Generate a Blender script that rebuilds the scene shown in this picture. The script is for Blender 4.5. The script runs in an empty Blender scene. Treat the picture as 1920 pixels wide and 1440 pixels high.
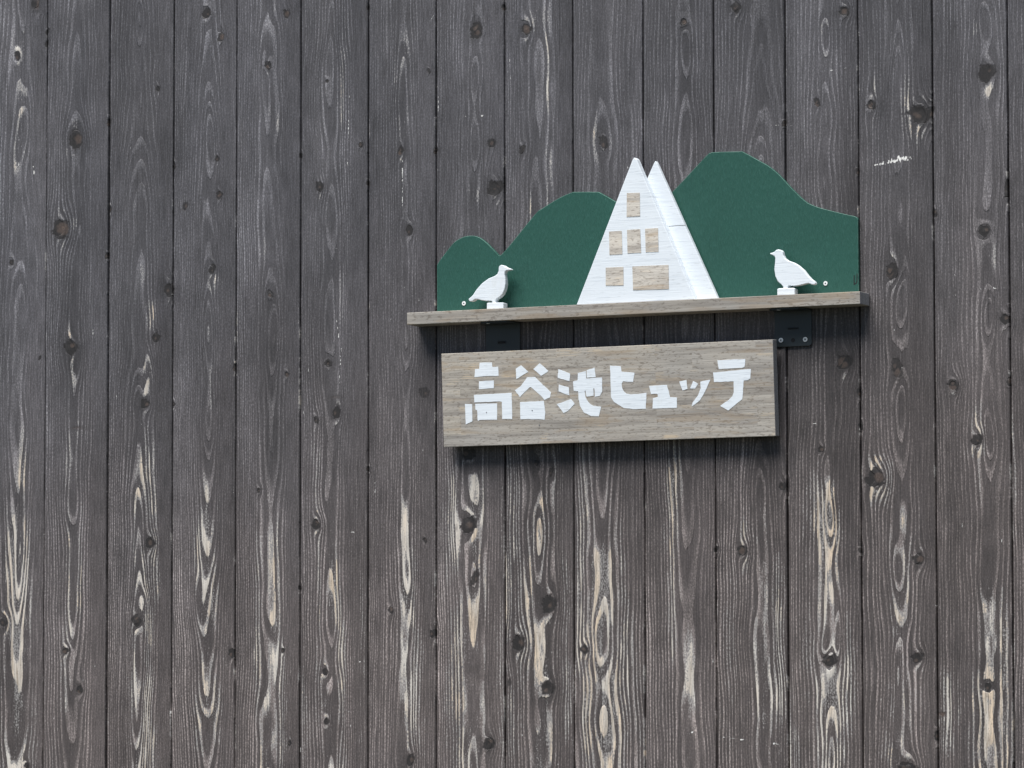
import bpy, bmesh, math, random
import numpy as np
from mathutils import Vector, Matrix
from mathutils.geometry import tessellate_polygon
random.seed(7); rng = np.random.RandomState(11)
scene = bpy.context.scene
COL = scene.collection

# ------------------------------------------------------------------ camera
FPX, YAW, PIT, ROL = 8938.0, 0.45139, 0.07924, -0.00142
CAM = np.array([4.07789, -8.37554, 1.55])
cam_data = bpy.data.cameras.new("camera")
cam = bpy.data.objects.new("camera", cam_data); COL.objects.link(cam)
Fv = np.array([-math.sin(YAW)*math.cos(PIT), math.cos(YAW)*math.cos(PIT), math.sin(PIT)])
R0 = np.array([math.cos(YAW), math.sin(YAW), 0.0]); U0 = np.cross(R0, Fv)
Rv = R0*math.cos(ROL)+U0*math.sin(ROL); Uv = -R0*math.sin(ROL)+U0*math.cos(ROL)
cam.matrix_world = Matrix(((Rv[0], Uv[0], -Fv[0], CAM[0]), (Rv[1], Uv[1], -Fv[1], CAM[1]),
                           (Rv[2], Uv[2], -Fv[2], CAM[2]), (0, 0, 0, 1)))
cam_data.sensor_width = 36.0
cam_data.lens = FPX/1920*36.0
cam_data.clip_start = 0.05; cam_data.clip_end = 3000
scene.camera = cam

# ------------------------------------------------------------------ light
SUN_EL, SUN_AZ = math.radians(66), math.radians(14)      # azimuth: degrees to the left of the wall normal
world = bpy.data.worlds.new("World"); scene.world = world; world.use_nodes = True
wn = world.node_tree
bg = wn.nodes["Background"]; sky = wn.nodes.new("ShaderNodeTexSky")
sky.sky_type = 'NISHITA'; sky.sun_disc = False
sky.sun_elevation = SUN_EL
to_sun = Vector((-math.sin(SUN_AZ)*math.cos(SUN_EL), -math.cos(SUN_AZ)*math.cos(SUN_EL), math.sin(SUN_EL)))
sky.sun_rotation = math.atan2(to_sun.x, to_sun.y)
sky.air_density = 1.0; sky.altitude = 2100; sky.dust_density = .6; sky.ozone_density = 1.0
wn.links.new(sky.outputs[0], bg.inputs[0]); bg.inputs[1].default_value = 0.05
sl = bpy.data.lights.new("sun", 'SUN'); sl.energy = 5.0; sl.angle = math.radians(42); sl.color = (1.0, 0.98, 0.955)
sun = bpy.data.objects.new("sun", sl); COL.objects.link(sun)
sun.rotation_euler = to_sun.to_track_quat('Z', 'Y').to_euler(); sun.location = (0, -5, 6)
scene.view_settings.view_transform = 'Standard'; scene.view_settings.look = 'None'
scene.view_settings.exposure = 0.62; scene.view_settings.gamma = 1.0
scene.view_settings.use_curve_mapping = False

# ------------------------------------------------------------------ helpers
def at(px, py, Y=0.0):
    """point of the plane y = Y seen at a pixel of the 1920 x 1440 photograph"""
    d = Fv*FPX + Rv*(px-960) - Uv*(py-720)
    t = (Y-CAM[1])/d[1]
    return CAM + t*d
def at_plane(px, py, p0, n):
    d = Fv*FPX + Rv*(px-960) - Uv*(py-720)
    t = np.dot(p0-CAM, n)/np.dot(d, n)
    return CAM + t*d
def link(name, me, mat=None, parent=None):
    o = bpy.data.objects.new(name, me); COL.objects.link(o)
    if mat: me.materials.append(mat)
    if parent is not None:
        o.parent = parent; o.matrix_parent_inverse = Matrix.Translation(-parent.location)
    return o
def empty(name, loc):
    o = bpy.data.objects.new(name, None); COL.objects.link(o); o.location = loc
    o.empty_display_size = .03
    return o
def tag(o, label, cat=None, group=None):
    o['label'] = label
    if cat: o['category'] = cat
    if group: o['group'] = group
    return o
def prism(name, pts, ext, mat, parent=None, bevel=0.0, seg=2):
    """solid from a planar outline (3-D points) pushed along the vector ext"""
    bm = bmesh.new(); ext = Vector(ext)
    a = [bm.verts.new(Vector(p)) for p in pts]; b = [bm.verts.new(Vector(p)+ext) for p in pts]
    n = len(pts)
    bm.faces.new(a); bm.faces.new(b[::-1])
    for i in range(n):
        bm.faces.new((a[i], b[i], b[(i+1) % n], a[(i+1) % n]))
    bmesh.ops.recalc_face_normals(bm, faces=bm.faces)
    me = bpy.data.meshes.new(name); bm.to_mesh(me); bm.free()
    o = link(name, me, mat, parent)
    if bevel:
        m = o.modifiers.new("bevel", 'BEVEL'); m.width = bevel; m.segments = seg
        m.limit_method = 'ANGLE'; m.angle_limit = math.radians(40)
        for p in me.polygons: p.use_smooth = False
    return o
def catmull(pts, k=4, closed=False):
    P = [np.array(p, float) for p in pts]; out = []
    n = len(P); rg = range(n if closed else n-1)
    for i in rg:
        p0 = P[(i-1) % n] if closed or i else P[0]
        p1, p2 = P[i], P[(i+1) % n]
        p3 = P[(i+2) % n] if closed or i+2 < n else P[-1]
        for j in range(k):
            t = j/k
            out.append(.5*((2*p1)+(-p0+p2)*t+(2*p0-5*p1+4*p2-p3)*t*t+(-p0+3*p1-3*p2+p3)*t**3))
    if not closed: out.append(P[-1])
    return out

# ---- small node-graph helper
class G:
    def __init__(s, name):
        s.m = bpy.data.materials.new(name); s.m.use_nodes = True
        s.t = s.m.node_tree; s.b = s.t.nodes["Principled BSDF"]
    def n(s, kind, **kw):
        nd = s.t.nodes.new(kind)
        for k, v in kw.items(): setattr(nd, k, v)
        return nd
    def put(s, sock, v):
        if isinstance(v, bpy.types.NodeSocket): s.t.links.new(v, sock)
        elif v is not None:
            if isinstance(v, (tuple, list)) and len(v) == 3 and sock.type == 'RGBA': v = (*v, 1)
            sock.default_value = v
    def math(s, op, a, b=None, c=None, clamp=False):
        nd = s.n("ShaderNodeMath", operation=op); nd.use_clamp = clamp
        s.put(nd.inputs[0], a)
        if b is not None: s.put(nd.inputs[1], b)
        if c is not None: s.put(nd.inputs[2], c)
        return nd.outputs[0]
    def mul(s, a, b): return s.math('MULTIPLY', a, b)
    def add(s, a, b): return s.math('ADD', a, b)
    def sub(s, a, b): return s.math('SUBTRACT', a, b)
    def sstep(s, x, lo, hi, a=0.0, b=1.0):
        nd = s.n("ShaderNodeMapRange", interpolation_type='SMOOTHSTEP')
        for i, v in enumerate((x, lo, hi, a, b)): s.put(nd.inputs[i], v)
        return nd.outputs[0]
    def mix(s, f, a, b, blend='MIX'):
        nd = s.n("ShaderNodeMix", data_type='RGBA', blend_type=blend)
        s.put(nd.inputs[0], f); s.put(nd.inputs[6], a); s.put(nd.inputs[7], b)
        return nd.outputs[2]
    def attr(s, name):
        return s.n("ShaderNodeAttribute", attribute_name=name).outputs["Fac"]
    def coord(s): return s.n("ShaderNodeTexCoord").outputs["Object"]
    def scale(s, v, sc, off=(0, 0, 0)):
        nd = s.n("ShaderNodeMapping"); s.put(nd.inputs[0], v)
        nd.inputs[1].default_value = off; nd.inputs[3].default_value = sc
        return nd.outputs[0]
    def noise(s, v, scale=1.0, detail=2.0, rough=0.5, dist=0.0):
        nd = s.n("ShaderNodeTexNoise"); s.put(nd.inputs["Vector"], v)
        nd.inputs["Scale"].default_value = scale; nd.inputs["Detail"].default_value = detail
        nd.inputs["Roughness"].default_value = rough; nd.inputs["Distortion"].default_value = dist
        return nd.outputs["Fac"]
    def bump(s, h, dist, strength=1.0):
        nd = s.n("ShaderNodeBump"); s.put(nd.inputs["Height"], h)
        nd.inputs["Distance"].default_value = dist; nd.inputs["Strength"].default_value = strength
        s.t.links.new(nd.outputs[0], s.b.inputs["Normal"])
    def done(s, col, rough=0.7, spec=0.35, metal=0.0):
        s.put(s.b.inputs["Base Color"], col); s.put(s.b.inputs["Roughness"], rough)
        s.put(s.b.inputs["Specular IOR Level"], spec); s.put(s.b.inputs["Metallic"], metal)
        return s.m

# ------------------------------------------------------------------ materials
def mat_wall():
    g = G("weathered_stained_cedar")
    co = g.coord()
    phi, wear, knot, tint, mark, kr = (g.attr(a) for a in ("phi", "wear", "knot", "tint", "mark", "kring"))
    fib = g.noise(g.scale(co, (330, 40, 20)), 1, 3, .65)               # wood fibres
    fib2 = g.noise(g.scale(co, (190, 20, 7), (3, 1, 5)), 1, 2, .55)
    grit = g.noise(g.scale(co, (400, 60, 230), (1, 7, 2)), 1, 2, .7)   # fine speckle
    big = g.noise(g.scale(co, (9, 3, 2.2)), 1, 4, .55)
    mid = g.noise(g.scale(co, (38, 3, 6), (5, 2, 1)), 1, 3, .6)
    ph = g.add(phi, g.mul(g.sub(fib2, .5), .22))
    t = g.math('FRACT', ph)
    ridge = g.mul(g.sstep(t, .42, .76), g.sstep(t, .93, 1.0, 1, 0))
    # base stain
    dark = g.mix(big, (.0275, .0275, .030), (.046, .044, .0445))
    lite = g.mix(big, (.135, .135, .144), (.215, .210, .208))
    soft = g.noise(g.scale(co, (16, 3, 1.6), (9, 2, 3)), 1, 2, .5)
    amp = g.add(.12, g.mul(g.mul(g.sstep(mid, .25, .75), g.sstep(soft, .30, .62, .25, 1)), .68))
    amp = g.mul(amp, g.attr('gstr'))
    amp = g.mul(amp, g.add(.45, g.mul(g.sstep(grit, .3, .7), 1.0)))
    amp = g.add(amp, g.mul(wear, .35))
    c = g.mix(g.math('MINIMUM', g.mul(ridge, amp), 1), dark, lite)
    c = g.mix(g.sstep(fib, .3, .7), c, g.mix(1, c, (1.75, 1.75, 1.77), 'MULTIPLY'))
    c = g.mix(g.sstep(grit, .4, .75), c, g.mix(1, c, (1.75, 1.75, 1.77), 'MULTIPLY'))
    # warmth towards the foot of the wall, where the stain has gone brown
    sep = g.n("ShaderNodeSeparateXYZ"); g.put(sep.inputs[0], co)
    zz = g.sub(g.add(sep.outputs[2], g.mul(g.sub(big, .5), .8)), g.mul(sep.outputs[0], .22))
    warm = g.sstep(zz, 1.75, 2.85, 1, 0)
    c = g.mix(warm, g.mix(1, c, (1.12, 1.11, 1.15), 'MULTIPLY'), g.mix(1, c, (1.20, 1.04, .95), 'MULTIPLY'))
    tn = g.n("ShaderNodeCombineColor"); [g.put(tn.inputs[i], g.add(tint, .0)) for i in range(3)]
    c = g.mix(1, c, tn.outputs[0], 'MULTIPLY')
    chk = g.noise(g.scale(co, (300, 40, 3.5), (8, 8, 8)), 1, 2, .5)
    c = g.mix(g.mul(g.sstep(chk, .66, .72), .7), c, (.014, .013, .013))
    # bare wood
    sc = g.add(g.mul(wear, g.add(.30, g.mul(ridge, .95))), g.mul(g.sub(fib, .5), 1.0))
    sc = g.add(sc, g.mul(g.sub(grit, .5), 1.35))
    sc = g.add(sc, g.mul(g.sub(mid, .5), .5))
    gate = g.sstep(wear, .02, .25)
    grey = g.mul(g.sstep(sc, .36, .62), gate)
    bare = g.mul(g.sstep(sc, .70, 1.0), gate)
    c = g.mix(g.mul(grey, .75), c, g.mix(g.sstep(grit, .3, .7), (.19, .185, .182), (.36, .345, .33)))
    tanc = g.mix(g.sstep(mid, .4, .6), (.68, .545, .40), (.56, .51, .445))
    tanc = g.mix(g.sstep(fib, .38, .6, 1, 0), tanc, (.31, .255, .20))
    tanc = g.mix(g.sstep(grit, .30, .44, 1, 0), tanc, (.13, .11, .095))
    tanc = g.mix(g.sstep(big, .4, .6, 0, .6), tanc, (.62, .60, .56))
    c = g.mix(g.mul(bare, .95), c, tanc)
    # knots
    kt = g.math('FRACT', g.add(kr, g.mul(grit, .8)))
    kcol = g.mix(g.sstep(g.add(kr, g.mul(g.sub(grit, .5), 1.2)), .7, 2.0), g.mix(kt, (.040, .029, .025), (.080, .060, .050)), (.010, .009, .009))
    kcol = g.mix(g.sstep(grit, .35, .65), kcol, g.mix(1, kcol, (1.7, 1.6, 1.5), 'MULTIPLY'))
    c = g.mix(g.mul(g.sstep(knot, .25, .75), .88), c, kcol)
    c = g.mix(g.mul(g.mul(g.sstep(knot, .05, .3), g.sstep(knot, .3, .55, 1, 0)), .2), c, (.030, .027, .026))
    # pale scuffs
    mk = g.sstep(g.add(mark, g.mul(g.sub(grit, .5), .9)), .42, .62)
    c = g.mix(g.mul(mk, g.sstep(mark, .05, .2)), c, (.74, .73, .70))
    h = g.add(g.mul(ridge, .55), g.mul(fib, .35)); h = g.add(h, g.mul(grit, .25))
    h = g.sub(h, g.mul(g.sstep(knot, .3, .6), .25))
    g.bump(h, .0016, .85)
    return g.done(c, g.add(.52, g.mul(fib, .25)), .42)
def mat_green():
    g = G("green_paint_on_plywood"); co = g.coord()
    st = g.noise(g.scale(co, (300, 10, 75)), 1, 3, .65)
    rib = g.noise(g.scale(co, (200, 10, 26), (2, 0, 4)), 1, 2, .7)
    blk = g.noise(g.scale(co, (60, 5, 160), (2, 0, 1)), 1, 2, .5)
    big = g.noise(g.scale(co, (7, 3, 7)), 1, 3, .5)
    c = g.mix(big, (.0135, .065, .048), (.0195, .087, .066))
    c = g.mix(g.mul(g.sstep(st, .47, .66, 0, .6), g.sstep(blk, .35, .6, .25, 1)), c, (.026, .098, .078))
    c = g.mix(g.mul(g.sstep(rib, .62, .72), .35), c, (.012, .052, .042))
    fl = g.noise(g.scale(co, (300, 10, 90), (9, 0, 4)), 1, 1, .5)
    c = g.mix(g.mul(g.sstep(fl, .72, .82), .3), c, (.10, .20, .165))
    geo = g.n("ShaderNodeNewGeometry")
    g.bump(g.add(g.mul(st, .8), g.mul(rib, .6)), .0012, .9)
    return g.done(c, .48, .4)
def mat_worn():
    g = G('rubbed_green_edge'); co = g.coord()
    a = g.noise(g.scale(co, (160, 160, 160)), 1, 3, .6)
    return g.done(g.mix(g.sstep(a, .35, .6), (.030, .11, .085), (.10, .21, .17)), .55, .35)
def mat_white(name="white_paint_on_wood", horizontal=True, tone=1.0):
    g = G(name); co = g.coord()
    s1 = (14, 10, 330) if horizontal else (330, 10, 14)
    st = g.noise(g.scale(co, s1), 1, 3, .6, .6)
    fl = g.noise(g.scale(co, (40, 10, 520) if horizontal else (520, 10, 40), (3, 3, 3)), 1, 2, .6)
    big = g.noise(g.scale(co, (18, 8, 18)), 1, 3, .5)
    c = g.mix(big, (.66*tone, .71*tone, .75*tone), (.73*tone, .775*tone, .815*tone))
    c = g.mix(g.mul(g.sstep(st, .54, .74), .6), c, (.50, .55, .60))
    c = g.mix(g.mul(g.sstep(fl, .64, .74), .6), c, (.36, .38, .39))
    grime = g.noise(g.scale(co, (30, 20, 12), (6, 6, 1)), 1, 4, .65)
    c = g.mix(g.mul(g.sstep(grime, .56, .75), .35), c, (.60, .61, .58))
    g.bump(g.add(st, g.mul(fl, .4)), .0004, .7)
    return g.done(c, .5, .4)
def mat_board(name, blocks=True, tone=1.0, grain=(8, 20, 300), rows=.0365, length=.21, warmth=1.0, pale=1.0):
    """weathered laminated hardwood: staves glued side by side, each with its own tone"""
    g = G(name); co = g.coord()
    sep = g.n("ShaderNodeSeparateXYZ"); g.put(sep.inputs[0], co)
    cmb = g.n("ShaderNodeCombineXYZ"); g.put(cmb.inputs[0], sep.outputs[0]); g.put(cmb.inputs[1], sep.outputs[2])
    br = g.n("ShaderNodeTexBrick"); br.offset = .37; br.offset_frequency = 2; br.squash = 1.0
    g.put(br.inputs["Vector"], cmb.outputs[0])
    br.inputs["Color1"].default_value = (0, 0, 0, 1); br.inputs["Color2"].default_value = (1, 1, 1, 1)
    br.inputs["Mortar"].default_value = (.5, .5, .5, 1); br.inputs["Scale"].default_value = 1.0
    br.inputs["Mortar Size"].default_value = 0.0; br.inputs["Brick Width"].default_value = length
    br.inputs["Row Height"].default_value = rows
    blk = g.n("ShaderNodeSeparateColor"); g.put(blk.inputs[0], br.outputs[0]); blk = blk.outputs[0]
    off = g.n("ShaderNodeVectorMath", operation='ADD'); g.put(off.inputs[0], co)
    cc = g.n("ShaderNodeCombineXYZ"); g.put(cc.inputs[0], g.mul(blk, 3.0)); g.put(cc.inputs[1], g.mul(blk, 3.0)); g.put(off.inputs[1], cc.outputs[0])
    v = off.outputs[0] if blocks else co
    gr = g.noise(g.scale(v, grain), 1, 4, .6, .8)
    wave = g.noise(g.scale(v, (grain[0]*.35, 8, grain[2]*.22)), 1, 3, .55, 1.2)
    por = g.noise(g.scale(v, (110, 30, grain[2]*1.0), (2, 2, 2)), 1, 2, .6)
    blot = g.noise(g.scale(v, (14, 8, 40), (4, 1, 6)), 1, 3, .6)
    T = lambda c: tuple(x*tone for x in c)
    c = g.mix(g.sstep(wave, .3, .7), T((.245, .228, .206)), T((.395, .374, .338)))
    c = g.mix(g.mul(g.sstep(gr, .35, .75), .55), c, T((.42, .39, .345)))
    c = g.mix(g.mul(g.sstep(gr, .30, .42, 1, 0), .55), c, T((.155, .138, .120)))
    c = g.mix(g.mul(g.sstep(por, .54, .66), .60), c, T((.14, .118, .098)))
    brn = g.noise(g.scale(v, (7, 8, 60), (1, 9, 4)), 1, 3, .6, .5)
    c = g.mix(g.mul(g.sstep(brn, .52, .66), .5), c, T((.30, .235, .165)))
    yel = g.mul(g.sstep(blot, .57, .70), g.sstep(gr, .45, .60))
    c = g.mix(g.mul(yel, .5*pale), c, T((.60, .47, .30)))
    if blocks:
        bc = g.mix(blk, (.91, .915, .93), (1.09, 1.075, 1.04))
        c = g.mix(1, c, bc, 'MULTIPLY')
    lng = g.noise(g.scale(co, (3.5, 8, 70), (7, 3, 2)), 1, 3, .6, .6)
    c = g.mix(g.mul(g.sstep(lng, .52, .70), .55), c, T((.215, .198, .178)))
    big = g.noise(g.scale(co, (9, 4, 9)), 1, 2, .5)
    c = g.mix(big, g.mix(1, c, (.90, .92, .96), 'MULTIPLY'), g.mix(1, c, (1.08, 1.04, .98), 'MULTIPLY'))
    g.bump(g.add(gr, g.mul(por, -.5)), .0005, .7)
    return g.done(c, .68, .3)
def mat_endgrain():
    g = G("weathered_end_grain"); co = g.coord()
    a = g.noise(g.scale(co, (120, 260, 500)), 1, 3, .6)
    b = g.noise(g.scale(co, (30, 60, 40)), 1, 2, .5)
    c = g.mix(g.sstep(a, .3, .7), (.16, .165, .18), (.30, .305, .32))
    c = g.mix(g.mul(b, .4), c, (.36, .34, .31))
    g.bump(a, .0005, .6)
    return g.done(c, .75, .3)
def mat_metal():
    g = G("black_coated_steel"); co = g.coord()
    a = g.noise(g.scale(co, (900, 900, 900)), 1, 2, .6); b = g.noise(g.scale(co, (25, 25, 25)), 1, 3, .5)
    c = g.mix(b, (.014, .020, .022), (.024, .031, .034))
    g.bump(a, .0002, .5)
    return g.done(c, g.add(.34, g.mul(b, .2)), .5)
def mat_plain(name, col, rough=.5, metal=0.0, var=.15):
    g = G(name); co = g.coord()
    a = g.noise(g.scale(co, (300, 300, 300)), 1, 2, .6)
    c = g.mix(a, tuple(x*(1-var) for x in col), tuple(min(1, x*(1+var)) for x in col))
    return g.done(c, rough, .4, metal)
def mat_ground():
    g = G("gravel_ground"); co = g.coord()
    a = g.noise(g.scale(co, (60, 60, 60)), 1, 4, .7); b = g.noise(g.scale(co, (.7, .7, .7)), 1, 3, .5)
    c = g.mix(a, (.035, .034, .026), (.085, .08, .065)); c = g.mix(g.mul(b, .4), c, (.05, .06, .03))
    g.bump(a, .01, .8)
    return g.done(c, .9, .2)
M_wall, M_green, M_white = mat_wall(), mat_green(), mat_white()
M_letter = mat_white("white_lettering_paint", True, 1.10)
M_sign = mat_board("laminated_sign_wood", tone=1.12)
M_shelf = mat_board("weathered_shelf_wood", False, .92, (6, 60, 280), .5, .33, 1, .25)
M_win = mat_board("bare_window_wood", False, 1.5, (16, 20, 330), warmth=1.2, pale=.8)
M_end, M_metal = mat_endgrain(), mat_metal()
M_screw = mat_plain("zinc_screw_steel", (.62, .63, .62), .38, .5)
M_screwp = mat_plain("painted_screw", (.72, .74, .74), .5)
M_dark = mat_plain("dark_recess", (.012, .012, .013), .8)
M_nail = mat_plain("dull_nail_steel", (.20, .21, .22), .5, .4)

# ------------------------------------------------------------------ ground
bm = bmesh.new()
S = 1500
for p in ((-S, -S, 0), (S, -S, 0), (S, S, 0), (-S, S, 0)): bm.verts.new(p)
bm.faces.new(bm.verts[:]); me = bpy.data.meshes.new("ground"); bm.to_mesh(me); bm.free()
ground = link("ground", me, mat_ground()); ground['kind'] = "structure"

# ------------------------------------------------------------------ timber wall
def vnoise(x, y, seed):
    x = np.asarray(x, float); y = np.asarray(y, float)
    x, y = np.broadcast_arrays(x, y)
    xi = np.floor(x).astype(np.int64); yi = np.floor(y).astype(np.int64)
    fx, fy = x-xi, y-yi
    fx = fx*fx*fx*(fx*(fx*6-15)+10); fy = fy*fy*fy*(fy*(fy*6-15)+10)
    def h(a, b):
        n = (a*374761393 + b*668265263 + seed*1442695041) & 0x7fffffff
        n = ((n ^ (n >> 13))*1274126177) & 0x7fffffff
        n = (n ^ (n >> 16)) & 0xffff
        return n/32767.5-1
    return (h(xi, yi)*(1-fx)+h(xi+1, yi)*fx)*(1-fy)+(h(xi, yi+1)*(1-fx)+h(xi+1, yi+1)*fx)*fy

TOPE = [89, 204.5, 326, 444, 564, 691.5, 817.5, 945, 1073.5, 1205, 1338, 1471, 1608, 1747, 1887]
BOTE = [80, 199.5, 320.5, 440, 562, 689, 817, 947, 1077, 1209.5, 1343, 1479, 1617, 1758.5, 1902]
EDG = [(at(a, 0)[0]+at(b, 1440)[0])/2 for a, b in zip(TOPE, BOTE)]
NB_OUT = 19
edges = [EDG[0]-.15*k for k in range(NB_OUT, 0, -1)] + EDG + [EDG[-1]+.15*k for k in range(1, NB_OUT+1)]

# knots seen on the boards: pixel x, y, half width, half height, darkness
KN = [(78,20,4,5,.9),(33,105,6,9,.9),(142,262,14,17,.9),(115,430,18,17,1),(296,166,4,6,.8),(414,70,7,8,.8),(407,298,5,6,.7),(411,366,7,8,.8),(347,387,6,9,.5),
(538,27,7,8,.7),(503,122,6,8,1),(614,152,3,4,.6),(677,271,5,5,1),(600,350,8,10,.9),(804,133,4,6,.5),(752,283,6,9,.7),(768,432,8,9,1),(893,57,12,15,1),(921,269,7,8,.6),(929,353,15,13,1),
(987,55,9,11,1),(979,280,6,8,.7),(1132,268,9,15,.5),(1282,42,6,7,.9),(1380,14,9,9,1),(1583,21,9,8,1),(1532,192,6,10,.7),(1634,196,8,9,.8),(1727,215,21,15,1),(1851,137,13,18,1),(1846,434,10,10,1),(1753,400,5,8,.7),
(21,492,5,6,.9),(133,652,14,13,.8),(74,671,3,5,.8),(317,543,10,13,1),(292,633,8,9,.9),(272,757,9,9,.9),(397,506,7,9,1),(507,551,6,9,.5),(538,703,5,5,.7),(615,681,7,8,.9),(631,774,8,10,1),(593,787,5,8,.6),(485,920,4,5,.8),
(1033,885,4,8,.9),(1006,868,5,6,.8),(1029,1135,13,16,.8),(973,1206,12,13,.9),(1027,1291,12,12,.8),(1096,1218,8,7,.7),(1392,1032,9,10,1),(1673,509,11,14,1),(1583,680,13,14,1),(1682,690,11,20,.45),(1788,722,10,10,1),(1885,600,9,9,1),
(1539,843,5,6,.9),(1642,895,15,15,1),(1832,824,9,10,.9),(1468,912,7,8,.9),(6,1167,9,9,1),(281,1018,9,10,1),(255,1163,9,10,.8),(150,1294,7,8,.9),(124,1220,8,6,.7),(435,1226,7,8,.8),(50,1435,6,6,.8),(593,983,8,9,.9),
(610,1260,5,7,.9),(612,1353,5,8,.8),(531,1220,3,4,1),(543,1394,4,5,1),(797,1013,4,5,.8),(733,1144,5,7,.8),(812,1188,6,9,.8),(877,985,13,16,1),(890,1084,7,15,.6),(917,1394,11,10,1),(770,1425,8,12,.8),(1556,1239,12,11,1),
(1723,1050,10,10,.9),(1720,1235,11,9,.9),(1767,1339,9,6,.9),(1853,1288,6,7,.7),(1700,1440,14,10,1),(955,1280,4,8,.4),(878,852,13,12,.7),(1462,650,5,6,.4),(628,745,30,7,.45),(145,802,28,6,.5),(795,737,12,12,.35),(885,1255,28,12,.35),(903,1270,16,9,.4)]
# closed growth-ring spindles with a dark heart: x, y, half width, half height
SP = [(46,240,13,60),(262,165,13,60),(262,40,10,50),(140,1080,13,100),(36,1060,9,95),(275,1122,9,18),(373,1140,11,50),(754,170,11,60),(889,150,9,45),(889,280,10,70),(888,400,10,60),(762,870,11,60),(772,1145,8,98),
(1129,1195,17,62),(1010,1040,9,50),(1548,70,9,34),(1548,196,10,48),(1540,330,13,65),(1682,130,10,60),(1682,250,13,60),(1830,255,12,70),(1553,780,11,110),(1692,570,13,55),(1690,780,13,70),(1857,590,10,40),(1853,820,10,50),
(1557,975,9,40),(1548,1210,8,30),(1572,1195,6,50),(1685,1070,9,34),(1682,1250,10,46),(1846,1080,15,75),(1561,1400,11,70),(1679,1360,9,60),(1845,40,12,40),(622,60,13,120),(621,400,14,60),(624,1160,10,70),(518,620,9,60),
(1287,240,15,90),(1287,90,10,50),(1130,880,12,90),(1290,900,14,150),(1428,330,10,60),(1425,960,8,90),(394,250,10,60),(390,600,12,80),(280,700,9,50),(135,940,12,60),(1000,400,8,60),(640,1330,9,60),(497,150,8,60),(45,600,10,70)]
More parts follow.
